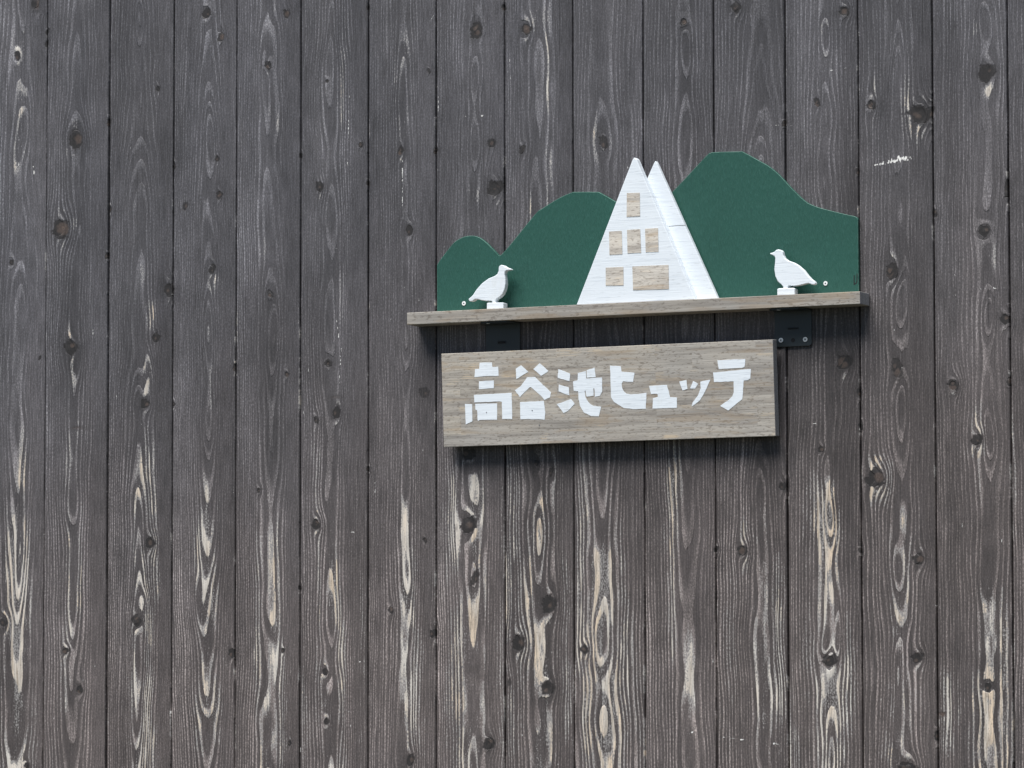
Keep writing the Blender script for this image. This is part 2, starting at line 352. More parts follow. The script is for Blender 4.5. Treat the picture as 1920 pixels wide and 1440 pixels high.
# bare patches: x, y, half width, half height, strength
WP = [(1130,1080,14,50,1.2),(1129,1195,24,95,1.35),(1131,1340,16,80,1.3),(1010,985,9,50,.95),(1000,1130,12,110,.85),(1015,1240,13,60,.8),(1025,1390,14,50,.75),(1263,1010,10,190,1.05),(1291,1290,10,55,.8),(1290,1210,8,30,.5),
(1095,1170,10,90,.85),(1100,1350,8,80,.8),(1098,930,12,110,.45),(1150,1050,20,160,.4),(889,1165,15,62,1.3),(895,1330,13,70,.75),(868,1230,8,130,.6),(893,1020,8,50,.8),(850,960,12,90,.7),(885,900,14,50,.8),(900,940,10,60,.7),
(767,1150,9,120,.9),(778,1300,11,110,1.0),(757,1290,7,100,.75),(758,1000,6,90,.8),(760,890,8,60,.5),(515,1120,12,110,.8),(515,1340,14,100,.85),(485,1160,7,200,.75),(500,1000,8,80,.5),(630,1120,10,70,.85),(622,1060,7,60,.7),(597,1100,4,160,.7),
(607,1290,9,60,.8),(640,1240,8,90,.7),(610,1400,9,50,.6),(625,930,6,60,.4),(390,1165,13,95,1.2),(386,1000,14,60,.9),(384,1330,18,80,.75),(370,1080,7,80,.6),(386,930,6,60,.6),(274,1080,14,70,1.0),(257,1240,8,90,.95),(278,1230,7,110,1.0),
(277,1400,14,50,.85),(272,880,10,80,.85),(255,1000,6,90,.7),(287,950,7,100,.8),(130,1070,6,110,.9),(151,1080,5,100,.6),(120,1190,5,40,.95),(134,1210,6,60,.7),(122,1280,8,60,.6),(30,1150,14,70,1.0),(24,1040,10,100,.8),(50,1080,8,110,.8),
(36,1280,14,80,.7),(42,900,10,90,.8),(30,760,5,60,.5),(1555,1080,14,80,1.1),(1550,1000,12,60,.6),(1565,1270,14,50,.8),(1540,1340,9,70,.7),(1575,1350,8,80,.6),(1588,1200,5,90,.6),(1548,950,14,40,.7),(1530,910,12,60,.35),(1682,1160,10,60,.85),
(1690,1330,16,80,.65),(1680,1420,18,40,.9),(1682,1000,12,60,.5),(1700,1120,5,100,.6),(1850,1170,12,60,.95),(1850,1330,14,90,.8),(1880,1260,6,140,.8),(1826,1330,6,90,.7),(1456,1260,14,150,.9),(1432,1200,5,210,.85),(1418,1240,5,170,.5),
(1779,1300,12,40,1.0),(1780,1370,9,40,.9),(1640,870,14,16,.95),(1640,920,14,24,.95),(1665,890,7,50,.6),(1637,172,5,24,.9),(1640,230,4,30,.7),(1700,180,10,40,.55),(1720,250,15,30,.4),(1683,690,14,26,.5),(1832,790,8,30,.7),(1832,845,12,14,.9),
(1900,900,4,120,.6),(1003,20,8,30,.6),(1025,160,4,130,.8),(1010,30,15,25,.6),(1112,230,7,40,.7),(1130,280,12,22,.7),(1000,390,7,20,.8),(1030,330,4,90,.5),(1030,740,4,90,.4),(515,30,8,60,.35),(515,270,12,60,.45),(645,80,8,60,.4),(640,200,7,60,.5),
(757,260,10,60,.45),(758,120,14,70,.4),(889,210,8,30,.4),(890,365,14,18,.5),(262,200,5,80,.45),(262,380,9,20,.7),(262,290,6,14,.6),(135,420,12,14,.6),(125,280,8,20,.6),(144,240,10,10,.5),(33,80,12,30,.45),(40,200,14,120,.45),(30,300,5,25,.8),
(133,620,9,18,.6),(133,690,12,40,.5),(285,590,8,30,.7),(270,520,8,25,.5),(275,700,7,40,.7),(400,530,8,20,.7),(395,700,7,120,.35),(1548,40,10,30,.5),(1552,120,8,40,.5),(1851,480,10,24,.8),(1855,165,5,14,.6),(1830,50,8,16,.5),
(1020,440,10,12,.8),(1835,900,6,60,.4),(757,430,7,30,.4),(515,800,12,90,.3),(495,480,9,90,.3),(640,560,6,70,.5),(590,900,8,100,.35),(130,870,16,80,.4),(1395,1000,5,24,.8),(1398,1060,6,16,.8),(955,1050,14,160,.5),(1060,1150,5,200,.6),(1040,900,8,120,.4),
(960,1340,9,80,.6),(850,1150,10,160,.4),(680,1200,4,200,.25),(565,1300,5,100,.3),(1220,1300,6,150,.2),(1365,1200,12,200,.3),(1510,1200,10,200,.3)]
# thin pale scuffs and scratches: x0, y0, x1, y1, half thickness, strength
MK = [(1640,309,1682,302,3.6,1.0),(1682,302,1716,293,2.6,.8),(1650,307,1700,299,2.2,1.0),(62,312,63,326,1.8,.9),(33,300,38,322,1.6,.8),(30,250,46,288,1.1,.6),(641,180,642,150,1.0,.55),(655,180,652,310,1.1,.75),(636,200,640,235,1.1,.6),(755,300,754,388,1.5,.7),(820,160,823,240,1.2,.8),(955,110,957,160,1.2,.7),
(630,590,636,640,1.3,.8),(640,650,636,720,1.1,.7),(900,216,940,218,1.0,.5),(868,218,910,219,1.2,.5),(655,362,680,360,1.0,.5),(620,468,655,461,1.0,.5),(803,44,814,28,1.2,.7),(1541,134,1600,125,1.2,.7),(1440,235,1535,236,.9,.5),(1560,311,1580,312,.9,.6),(1836,541,1868,540,2.2,.75),(1788,553,1796,553,3,.5),
(1880,540,1896,541,2.0,.5),(1536,625,1548,625,1.5,.6),(1505,795,1530,794,1.0,.6),(1620,790,1635,790,.9,.5),(1866,686,1890,687,1.2,.5),(1857,102,1880,98,1.1,.5),(587,1273,660,1257,1.5,.6),(645,1255,677,1240,1.5,.6),(820,1264,855,1258,1.4,.55),(935,1282,960,1280,1,.5),(83,1331,106,1326,1.3,.6),
(1082,1073,1110,1072,1.1,.6),(1165,1225,1205,1222,1.1,.6),(1355,1382,1400,1388,1.3,.7),(1388,1387,1396,1387,2.6,.9),(1290,1376,1300,1372,2.2,.8),(1450,1394,1462,1395,2.6,.8),(58,980,85,1005,1.0,.5),(130,1030,170,1038,1.2,.45),(640,1000,663,997,1,.45),(660,998,664,998,2,.9),(200,1390,205,1396,1,.5),
(0,660,3,680,2,.4),(1875,1002,1880,1022,1.6,.6),(1876,1000,1884,990,1.2,.5),(1165,386,1175,384,1.2,.5),(1001,326,1022,328,1.0,.4),(1300,950,1320,951,1.0,.4),(1287,1294,1292,1298,2,.6),(455,1283,500,1281,1.1,.45),(320,1350,345,1352,1.3,.4),(128,1415,145,1416,1.6,.4),(702,875,704,940,1.2,.6),(792,830,794,875,1.1,.6),(218,740,219,770,1,.5),(430,1030,440,1000,1.2,.5),(437,910,438,940,1.2,.6),(440,1080,441,1110,1.3,.6)]
MK = MK[3:]
rk = np.random.RandomState(3)
for x in np.arange(1640, 1716, 3.2):
    if rk.rand() < .85:
        y0_ = 309-(x-1640)*.21+rk.uniform(-2, 2); e_ = math.sin((x-1640)/76*math.pi)
        MK.append((x, y0_-rk.uniform(1, 7)*e_, x+1, y0_+rk.uniform(1, 7)*e_, 1.9, rk.uniform(.75, 1.)))
MK += [(1641, 309, 1683, 301, 1.7, .8), (1684, 301, 1712, 295, 1.5, .7)]
for cx_, cy_, n_ in ((1680, 300, 60), (1640, 190, 14), (1120, 290, 16), (660, 1390, 30), (300, 1360, 40), (520, 1300, 70), (890, 1390, 50), (1360, 1330, 30), (1640, 1300, 40), (1840, 1330, 40), (150, 1250, 40), (1010, 1330, 40), (700, 600, 50), (1700, 700, 40), (300, 500, 60), (1200, 1150, 60)):
    for _ in range(n_//2):          # tiny specks and nicks
        x = cx_+rk.normal()*n_*2.2; y = cy_+rk.normal()*n_*2.4
        MK.append((x, y, x+rk.uniform(-.5, .5), y+rk.choice([1, 3, 9, 16]), 1.0, rk.uniform(.42, .62)))
for x, y, r_ in ((204,230,8),(206,392,6),(326,312,7),(89,60,7),(88,82,8),(564,292,5),(691,15,7),(691,345,7),(817,282,7),(945,15,6),(1471,230,8),(1608,322,7),(1747,212,12),(1888,352,14),(1611,737,8),(1613,800,6),(563,1102,5),(1343,1030,5),(325,758,5),(1892,716,7),(1614,1033,7),(1756,1380,9),(690,880,6),(440,690,7),(201,480,6)):
    KN.append((x, y, 4, r_, 1))
# ring figures with a bare, pale heart
PH = [(889,1170,13,58),(389,1160,10,78),(514,1140,13,120),(515,1350,13,90),(273,1075,11,60),(1131,1350,13,60),(1010,985,9,45),(1553,1085,13,70),(1850,1160,10,60),(1682,1150,9,50),(770,1320,10,90),(1003,1160,9,70),(134,1215,7,50),
      (32,1160,8,60),(1291,1290,9,60),(1850,1340,12,70),(624,1110,7,50),(515,280,9,60),(1682,60,10,40),(757,120,9,30),(1548,880,9,40)]
kn = [(*at(x, y)[[0, 2]], rx/930., ry/1016., s) for x, y, rx, ry, s in KN]
sp = [(*at(x, y)[[0, 2]], rx/930., ry/1016.) for x, y, rx, ry in SP]+[(*at(x, y)[[0, 2]], -rx/930., ry/1016.) for x, y, rx, ry in PH]
wp = [(*at(x, y)[[0, 2]], rx/930., ry/1016., s) for x, y, rx, ry, s in WP]
mk = [(*at(a, b)[[0, 2]], *at(c, d)[[0, 2]], w/1000., s) for a, b, c, d, w, s in MK]
ZB, ZT = at(960, 1440)[2]-.05, at(960, 0)[2]+.05
HEART = {0: .57, 1: .46, 2: .48, 3: .54, 4: .52, 5: .46, 6: .53, 7: .55, 8: .50, 9: .43, 10: .62, 11: .66, 12: .57, 13: .53, 14: .72, 15: .5}
TAPER = {0: (.035, 700), 1: (.035, 560), 2: (.045, 1250), 3: (.055, 640), 4: (.012, 700), 5: (.018, 600), 6: (.014, 640), 7: (.016, 700), 8: (.02, 600), 9: (.015, 700), 10: (.008, 700), 11: (.032, 1300), 12: (.016, 800), 13: (.018, 700), 14: (.014, 640), 15: (.01, 600)}

def board_fields(i, x0, x1, X, Z, dense):
    w = x1-x0; vis = i-NB_OUT+1          # 0 .. 15 are the boards in the picture
    rs = np.random.RandomState(100+i)
    xc = x0+w*(HEART.get(vis, rs.uniform(.35, .65)) if 0 <= vis <= 15 else rs.uniform(.3, .7))
    ks = [k for k in kn if x0-.02 < k[0] < x1+.02]
    ss = [s for s in sp if x0 < s[0] < x1]; ws = [a for a in wp if x0-.01 < a[0] < x1+.01]
    if not (0 <= vis <= 15):
        for _ in range(rs.randint(5, 11)):
            r = rs.uniform(.005, .013); ks.append((rs.uniform(x0+.02, x1-.02), rs.uniform(.1, 3.9), r, r*1.15, rs.uniform(.6, 1)))
    zz = rs.uniform(.1, 3.9, 60)
    for z in zz:                              # the same board above and below the picture, and boards beside it
        if (0 <= vis <= 15) and ZB+.03 < z < ZT-.03: continue
        if rs.rand() < .35: ss.append((xc+rs.uniform(-.006, .006), z, rs.uniform(.009, .014), rs.uniform(.04, .09)))
        if z < 2.0 and rs.rand() < .7: ws.append((xc+rs.uniform(-.02, .02), z, rs.uniform(.008, .016), rs.uniform(.04, .14), rs.uniform(.5, 1.)))
        elif rs.rand() < .12: ks.append((rs.uniform(x0+.02, x1-.02), z, .009, .010, .8))
    Xw = X.copy(); Zw = Z.copy()
    cw = .35+.9*np.exp(-((X-xc)/.024)**2)
    Xw = Xw + cw*(.0018*vnoise(X*22+i*7, Z*3.2, 3+i) + .0008*vnoise(X*60, Z*9+i, 50+i))
    Xw = Xw + cw*.0005*vnoise(X*110, Z*30+i, 250+i)
    kmask = np.zeros_like(X); kring = np.zeros_like(X)
    ko = X*0; ktint = X*0+1
    for (kx, kz, rx, ry, s) in ks:
        if kx < x0-.01 or kx > x1+.01: continue
        dx, dz = X-kx, Z-kz
        if rx > ry*1.6:       # a torn, chipped streak rather than a round knot
            q = np.sqrt((dx/rx)**2+(dz/ry)**2)*(1+.5*vnoise(X*300, Z*300, i+9))
            kmask = np.maximum(kmask, np.clip(1.2-q, 0, 1)*s); continue
        g_ = np.exp(-((dx/(rx*1.9))**2+(dz/(ry*3.2))**2))
        Xw = Xw - dx*.85*g_*s
        ko += (1.6+.05*rx*1000)*s*np.exp(-((dx/(rx*1.5))**2+(dz/(ry*2.0))**2))*(1 if (kx < xc) else -.9)*.6
        ang = np.arctan2(dz, dx)
        ta = .5*math.sin(kx*900); ca, sa = math.cos(ta), math.sin(ta)
        q = np.sqrt(((dx*ca+dz*sa)/rx)**2+((dz*ca-dx*sa)/(ry*1.05))**2)*(1+.22*vnoise(ang*1.3+5, ang*0+kx*77, i)+.16*vnoise(X*300, Z*300, i+3))
        kmask = np.maximum(kmask, np.clip((1.28-q)*2.2, 0, 1)*(.35+.65*s))
        off = .35*math.sin(kx*3000)
        q2 = np.sqrt(((dx*ca+dz*sa)/rx-off)**2+((dz*ca-dx*sa)/ry-off*.6)**2)*(1+.2*vnoise(X*260, Z*260, i+13))
        crack = np.exp(-(((dx*sa+dz*ca)/ry+.25*np.sin(dx/rx*4+kx*50))/.16)**2)*(1 if math.sin(kx*7000) > 0 else .2)
        kring = np.where(q < 1.5, q2*2.0+.9*abs(math.sin(kx*5000))+1.5*crack, kring)
        ktint = ktint*(1-.38*s*min(1, rx/.012)*np.exp(-(q/1.9)**2))
    # bands of rings: distance to the pith of the tree, which wanders along the board
    z1 = Z[:1, :]*0+Z[:1, :] if False else Z
    sl_, zc_ = TAPER.get(vis, (rs.uniform(.005, .05), rs.uniform(0, 1400)))
    zc_ = at(960, zc_)[2] if 0 <= vis <= 15 else rs.uniform(.8, 3.2)
    d = {2: .013, 3: .013, 4: .034, 5: .026, 7: .032, 9: .036, 10: .038, 12: .020, 13: .030, 14: .027}.get(vis, .016+rs.uniform(-.003, .014))+sl_*(np.sqrt((Z-zc_)**2+.01)-.1)
    d = d + .0042*vnoise(Z*0+i*3.3, Z*4.5, 77+i) + .0018*vnoise(Z*0+i, Z*13, 177+i)
    d = np.maximum(d, .006)
    xcz = xc+.006*vnoise(Z*0+i, Z*2.1, 31+i)+.002*vnoise(Z*0+i, Z*9, 41+i)
    r = np.sqrt((Xw-xcz)**2+d**2)
    p = {0: .0062, 1: .0052, 2: .0046, 3: .0046, 4: .0044, 5: .0052, 6: .0052, 7: .0052, 8: .0058, 9: .0064, 10: .0052, 11: .0056, 12: .0064, 13: .0064, 14: .0062, 15: .0056}.get(vis, rs.uniform(.0045, .0062))
    phi = r/p + .45*vnoise(r*60, r*0+i, 61+i)+.22*vnoise(r*190, r*0+i, 71+i) + .22*vnoise(X*60, Z*14, 81+i)
    phi = phi + np.where(np.abs(X-xc) > 0, ko, ko)
    # spindles
    for (sx, sz, hw, hh) in ss:
        j = np.argmin((X-sx)**2+((Z-sz)*.3)**2)
        base = phi.flat[j]
        if hw > 0:
            A = (math.floor(base)+.12)-base
            if A > -.75: A -= 1
        else:
            hw = -hw; A = (math.floor(base)+.70)-base
            if A > .2: A -= 1
        lean = .08*math.sin(sz*40)
        q = ((X-sx-lean*(Z-sz))/(hw*1.25))**2+np.abs((Z-sz)/(hh*1.15))**2.2
        q = q*(1+.18*vnoise(X*55, Z*16, i+200))
        phi = phi + A*np.exp(-q)
    # bare wood
    bw = {0: 1.0, 1: .45, 2: .5, 3: .5, 4: .9, 5: .5, 6: .6, 7: .9, 8: 1.5, 9: 1.1, 10: .3, 11: .7, 12: 1.2, 13: .6, 14: 1.0, 15: .5}.get(vis, rs.uniform(.3, 1.1))
    wear = bw*.36*np.clip((2.10-Z)/.5, 0, 1)*np.clip(.6+.8*vnoise(X*25, Z*2.5, i+300), 0, 1.4)
    cen = np.exp(-((X-xcz)/.033)**2)
    wear = wear+bw*.12*cen*np.clip((2.15-Z)/.5, 0, 1)*np.clip(.7+.9*vnoise(X*40, Z*4, i+310), 0, 1.5)
    wear = wear + .20*np.clip(vnoise(X*30, Z*3.5, i+320)-.25, 0, 1)
    for (wx, wz, rx, ry, s) in ws:
        q = ((X-wx)/(rx*1.35))**2+np.abs((Z-wz)/(ry*1.15))**2.6
        q = q*(1+.45*vnoise(X*120, Z*12, i+330))
        wear = wear + s*1.05*np.exp(-q)*np.clip(1+.35*vnoise(X*200, Z*30, i+340), 0, 2)
    for (kx, kz, rx, ry, s) in ks:             # fibres rubbed bare just above and below each knot
        for sg in (-1, 1):
            q = ((X-kx)/(rx*.6))**2+((Z-kz-sg*ry*1.9)/(ry*.9))**2
            wear = wear + (.30+.25*((rs.rand() < .5)))*s*np.exp(-q)
    wear = wear*np.clip(.86+.55*vnoise(X*45, Z*9, i+350)+.35*vnoise(X*120, Z*30, i+360), .25, 1.4)
    wear = wear*(1-np.clip(kmask*1.5, 0, 1))
    # board edges get rubbed pale here and there
    eg = np.exp(-(np.minimum(X-x0, x1-X)-.002)/.0012)*np.clip(vnoise(Z*0+i, Z*22, i+400)+.5*vnoise(Z*0+i, Z*90, i+410)-.25, 0, 1)
    wear = wear + 1.1*eg
    mark = np.zeros_like(X)
    for (a, b, c, e, hw, s) in mk:
        if max(a, c) < x0-.01 or min(a, c) > x1+.01: continue
        vx, vz = c-a, e-b; L2 = vx*vx+vz*vz
        t = np.clip(((X-a)*vx+(Z-b)*vz)/L2, 0, 1)
        dd = np.hypot(X-a-t*vx, Z-b-t*vz)
        mark = np.maximum(mark, s*np.clip(1.25-dd/max(hw, .0013), 0, 1)*(.75+.5*vnoise(X*260, Z*260, 5)))
    tint = (.99+rs.uniform(-.11, .11))*(1+.20*vnoise(X*12+i, Z*1.7, 500+i)+.16*vnoise(X*30, Z*5, 510+i)+.08*vnoise(X*14, Z*28, 520+i))
    tint = tint*(1-.30*np.exp(-((X-xcz)/.02)**2)*np.clip(vnoise(X*20, Z*6, 530+i), 0, 1))
    tint = tint*ktint
    # planed-smooth sapwood along one edge of many boards shows next to no grain
    sm = {1: .8, 2: .75, 3: .7, 4: .85, 5: .9, 6: .75, 7: .8, 8: .8, 9: .1, 10: .35, 11: .4, 12: .1, 13: .7, 14: .2}.get(vis, rs.uniform(0, .9))
    u_ = (X-x0)/w+.06*vnoise(X*0+i, Z*3, i+600)
    a_ = np.clip((u_-.66)/.14, 0, 1); a_ = a_*a_*(3-2*a_)
    gstr = (1-sm*a_)*(1.05+.35*vnoise(X*18, Z*2.5, i+610))*(1+.25*vnoise(X*90, Z*5, i+620))
    gstr = gstr*(.48+.52*np.clip((2.35-Z)/.45, 0, 1))
    gstr = np.clip(gstr+.5*np.clip(wear, 0, 1), .05, 1.6)
    return phi, np.clip(wear, 0, 1.6), kmask, tint, mark, kring, gstr

V = []; Fq = []; A = {k: [] for k in ("phi", "wear", "knot", "tint", "mark", "kring", "gstr")}
nv = 0
for i in range(len(edges)-1):
    x0, x1 = edges[i], edges[i+1]; vis = i-NB_OUT+1
    dense = 0 <= vis <= 15
    rs = np.random.RandomState(i+900)
    nx = 68 if dense else 22
    gp = .0014+.00015*(i % 3)
    xs = np.linspace(x0+gp+.0012, x1-gp-.0012, nx)
    if dense: zs = np.concatenate([np.arange(.05, ZB, .02), np.arange(ZB, ZT, .0023), np.arange(ZT, 4.0, .02)])
    else: zs = np.arange(.05, 4.0, .012)
    yb = rs.uniform(-.0010, .0010)
    X, Z = np.meshgrid(xs, zs, indexing='ij')
    f = board_fields(i, x0, x1, X, Z, dense)
    wv = .0005*vnoise(zs*0+i, zs*6, 900+i)
    Y = np.zeros_like(X)+yb+.0006*vnoise(Z*0+i, Z*1.3, 910+i)+.0012*((X-(x0+x1)/2)/.075)**2*rs.uniform(-1, 1)
    # edge profile: eased arris, then the side of the board going back into the joint
    L = [(xs[:1]-.0007, .0006), (xs[:1]-.0012, .0020), (xs[:1]-.0012, .013)]
    Rr = [(xs[-1:]+.0007, .0006), (xs[-1:]+.0012, .0020), (xs[-1:]+.0012, .013)]
    colsX = [np.full(len(zs), a[0])+wv*(j > 0) for j, (a, _) in list(enumerate(L))[::-1]]+[X[k] for k in range(nx)]+[np.full(len(zs), a[0])+wv*(j > 0) for j, (a, _) in enumerate(Rr)]
    colsY = [Y[0]+b for (_, b) in L[::-1]]+[Y[k] for k in range(nx)]+[Y[-1]+b for (_, b) in Rr]
    idx = [0, 0, 0]+list(range(nx))+[nx-1]*3
    CX = np.array(colsX); CY = np.array(colsY); CZ = np.array([zs]*len(idx))
    V.append(np.stack([CX, CY, CZ], -1).reshape(-1, 3))
    for k, a in zip(("phi", "wear", "knot", "tint", "mark", "kring", "gstr"), f):
        A[k].append(a[idx].reshape(-1))
    nc, nz = len(idx), len(zs)
    ii, jj = np.meshgrid(np.arange(nc-1), np.arange(nz-1), indexing='ij')
    b = nv+ii*nz+jj
    Fq.append(np.stack([b, b+nz, b+nz+1, b+1], -1).reshape(-1, 4))
    nv += nc*nz
# backing behind the joints
V.append(np.array([(edges[0], .0125, .05), (edges[-1], .0125, .05), (edges[-1], .0125, 3.99), (edges[0], .0125, 3.99),
                   (edges[0], .14, .05), (edges[-1], .14, .05), (edges[-1], .14, 3.99), (edges[0], .14, 3.99)]))
Fq.append(np.array([(0, 1, 2, 3), (5, 4, 7, 6), (0, 4, 5, 1), (3, 2, 6, 7), (0, 3, 7, 4), (1, 5, 6, 2)])+nv)
for k in A: A[k].append(np.full(8, .4 if k == "tint" else 0.))
nv += 8
V = np.concatenate(V).astype(np.float32); Fq = np.concatenate(Fq).astype(np.int32)
me = bpy.data.meshes.new("timber_wall")
me.vertices.add(len(V)); me.vertices.foreach_set("co", V.ravel())
me.loops.add(Fq.size); me.loops.foreach_set("vertex_index", Fq.ravel())
me.polygons.add(len(Fq)); me.polygons.foreach_set("loop_start", np.arange(0, Fq.size, 4, dtype=np.int32))
me.polygons.foreach_set("loop_total", np.full(len(Fq), 4, dtype=np.int32))
me.update(calc_edges=True)
for k in A:
    at_ = me.attributes.new(k, 'FLOAT', 'POINT'); at_.data.foreach_set("value", np.concatenate(A[k]).astype(np.float32))
wall = link("timber_wall", me, M_wall)
tag(wall, "dark grey weathered wall of upright cedar boards with knots and bare streaks", "wall")

# ------------------------------------------------------------------ shelf
D = .050
zt = at(1190, 566.2, -D)[2]; zb = at(1190, 589.2, -D)[2]
xl = at(763, 598, -D)[0]; xr = at(1612.5, 557, -D)[0]
shelf = empty("shelf", ((xl+xr)/2, -.025, zb))
tag(shelf, "long narrow weathered wooden shelf carrying the mountain cutout, house and two birds", "shelf")
def box(name, a, b, mat, parent, bevel=.0008):
    (ax, ay, az), (bx, by, bz) = a, b
    return prism(name, [(ax, ay, az), (bx, ay, az), (bx, ay, bz), (ax, ay, bz)], (0, by-ay, 0), mat, parent, bevel)
plank = box("plank", (xl, -D, zb), (xr, -.0015, zt), M_shelf, shelf, .0009)
plank.data.materials.append(M_end)
for p in plank.data.polygons:
    if abs(p.normal.x) > .9: p.material_index = 1

# ------------------------------------------------------------------ mountain cutout
def pix(pts, sx, sy, ox, oy): return [(ox+x/sx, oy+y/sy) for x, y in pts]
mt = [(819.2, 497), (826, 486.5), (844, 463), (854.6, 452), (870, 444), (886, 442), (899, 445.5), (912, 455), (926, 469), (935.5, 479.5)]
mt2 = [(939.5, 478), (955, 461), (1003, 402), (1016, 391.5), (1047, 372), (1071, 361.3), (1079, 360), (1117.6, 360), (1126, 362), (1154, 378), (1180, 394), (1215, 393),
       (1240, 377), (1263, 357.5), (1323, 293.5), (1332, 287), (1340, 285.3), (1386, 284.3), (1394, 285.5), (1427, 303.5), (1441, 311.5), (1461, 328), (1485, 354), (1508, 376), (1521, 383.7), (1540, 390.5),
       (1586, 402), (1600, 405), (1606, 407.5), (1608.3, 411)]
YM = -.0095
top_line = [at(x, y, YM) for x, y in catmull(mt, 3)+catmull(mt2, 3)]
xL = at(819.5, 540, YM)[0]; xR = at(1609.5, 480, YM)[0]
for p in top_line: p[0] = min(max(p[0], xL), xR)
out = [np.array([xL, YM, zt+.0003])]+top_line+[np.array([xR, YM, zt+.0003])]
mountain = empty("mountain_cutout", ((xL+xR)/2, YM/2, zt))
tag(mountain, "dark green painted plywood cutout of a mountain ridge standing on the shelf", "sign")
ridge_ = prism("ridge", [tuple(p) for p in out], (0, .0085, 0), M_green, mountain, .0011)
ridge_.data.materials.append(mat_worn()); ridge_.modifiers[0].material = 1; ridge_.modifiers[0].angle_limit = math.radians(60)
def disc(name, c, r, th, mat, parent, seg=20, axis=(0, -1, 0), bevel=.0004):
    ax = Vector(axis).normalized(); u = Vector((1, 0, 0)); v = ax.cross(u)
    pts = [Vector(c)+u*r*math.cos(a)+v*r*math.sin(a) for a in [2*math.pi*k/seg for k in range(seg)]]
    return prism(name, pts, tuple(ax*th), mat, parent, bevel)
def screw(c, r, mat, parent, cross=True, rot=.4):
    s = disc("screw", c, r, .0012, mat, parent)
    cy = c[1]-.00125
    if cross:
        for a in (rot, rot+math.pi/2):
            u = Vector((math.cos(a), 0, math.sin(a))); v = Vector((-math.sin(a), 0, math.cos(a))); l, w_ = r*.5, r*.14
            q = [Vector((c[0], cy-(.00003 if a > rot else 0), c[2]))+u*i*l+v*j*w_ for i, j in ((-1, -1), (1, -1), (1, 1), (-1, 1))]
            prism("drive_slot", q, (0, -.00006, 0), M_dark, s)
    else:
        disc("drive_slot", (c[0], cy, c[2]), r*.34, .00006, M_dark, s, 10, bevel=0)
    return s
for px, py in ((870, 569), (1548, 531.5)):
    c = at(px, py, YM); screw((c[0], YM, c[2]), .0043, M_screwp, mountain, False)

hk = [(1600.6, 534), (1602.2, 534), (1606.8, 531), (1607.6, 527), (1607.6, 513), (1606.2, 513), (1606.0, 526), (1605.2, 530), (1602.4, 531.6), (1602.4, 516), (1600.8, 516)]
prism("crack", [tuple(at(x, y, YM-.0001)) for x, y in hk], (0, -.0001, 0), M_dark, mountain)

# ------------------------------------------------------------------ house cutouts
YR, YF, TH = -.0262, -.0430, .0165
def tri(apex, bl, br, Y, h_ext):
    a = [at(x, y, Y) for x, y in (bl, apex[0], apex[1], apex[2], br)]
    zb_ = zt+.0003
    def down(p, q):     # carry the sloping edge down to the shelf
        t = (zb_-p[2])/(q[2]-p[2]); return p+(q-p)*t
    return [tuple(down(a[1], a[0]))]+[tuple(x) for x in a[1:4]]+[tuple(down(a[3], a[4]))]
house = empty("house_cutout", (at(1190, 560, YF)[0], -.026, zt))
tag(house, "white painted wooden cutout of a steep pointed house with seven unpainted windows", "sign")
front = prism("front_gable", tri([(1186, 299), (1189.3, 295), (1193.5, 299)], (1081.7, 569.5), (1302, 559.5), YF, 0), (0, TH, 0), M_white, house, .0012)
front['label'] = "tall front gable with window shapes"
rear = prism("rear_gable", tri([(1225.5, 307), (1228.6, 301.5), (1231.8, 306)], (1112, 568), (1344.6, 557), YR, 0), (0, .0105, 0), M_white, house, .0010)
rear['label'] = "plain white gable set behind to the right"
for ck in ([(1253.5, 424.2), (1270, 422.6), (1286, 421.6), (1286, 422.4), (1270, 423.2), (1253.5, 424.7)],):
    prism("crack", [tuple(at(x, y, YR-.0001)) for x, y in ck], (0, -.0001, 0), M_dark, rear)
WINS = [pix(w, 3.84, 3.84, 740, 270) for w in (
    [(1672, 353), (1765, 350), (1767, 520), (1670, 525)], [(1543, 630), (1635, 625), (1640, 793), (1547, 798)],
    [(1673, 618), (1768, 612), (1775, 782), (1677, 787)], [(1803, 610), (1896, 605), (1900, 775), (1808, 778)],
    [(1520, 890), (1647, 884), (1648, 1018), (1520, 1020)])]
WINS.append(pix([(22, 920), (282, 908), (285, 1083), (27, 1090)], 3.84, 3.84, 1180, 260))
WINS = WINS
for w in WINS:
    q = [at(x, y, YF-.0002) for x, y in w]
    prism("window", [tuple(p) for p in q], (0, -.0004, 0), M_win, house)

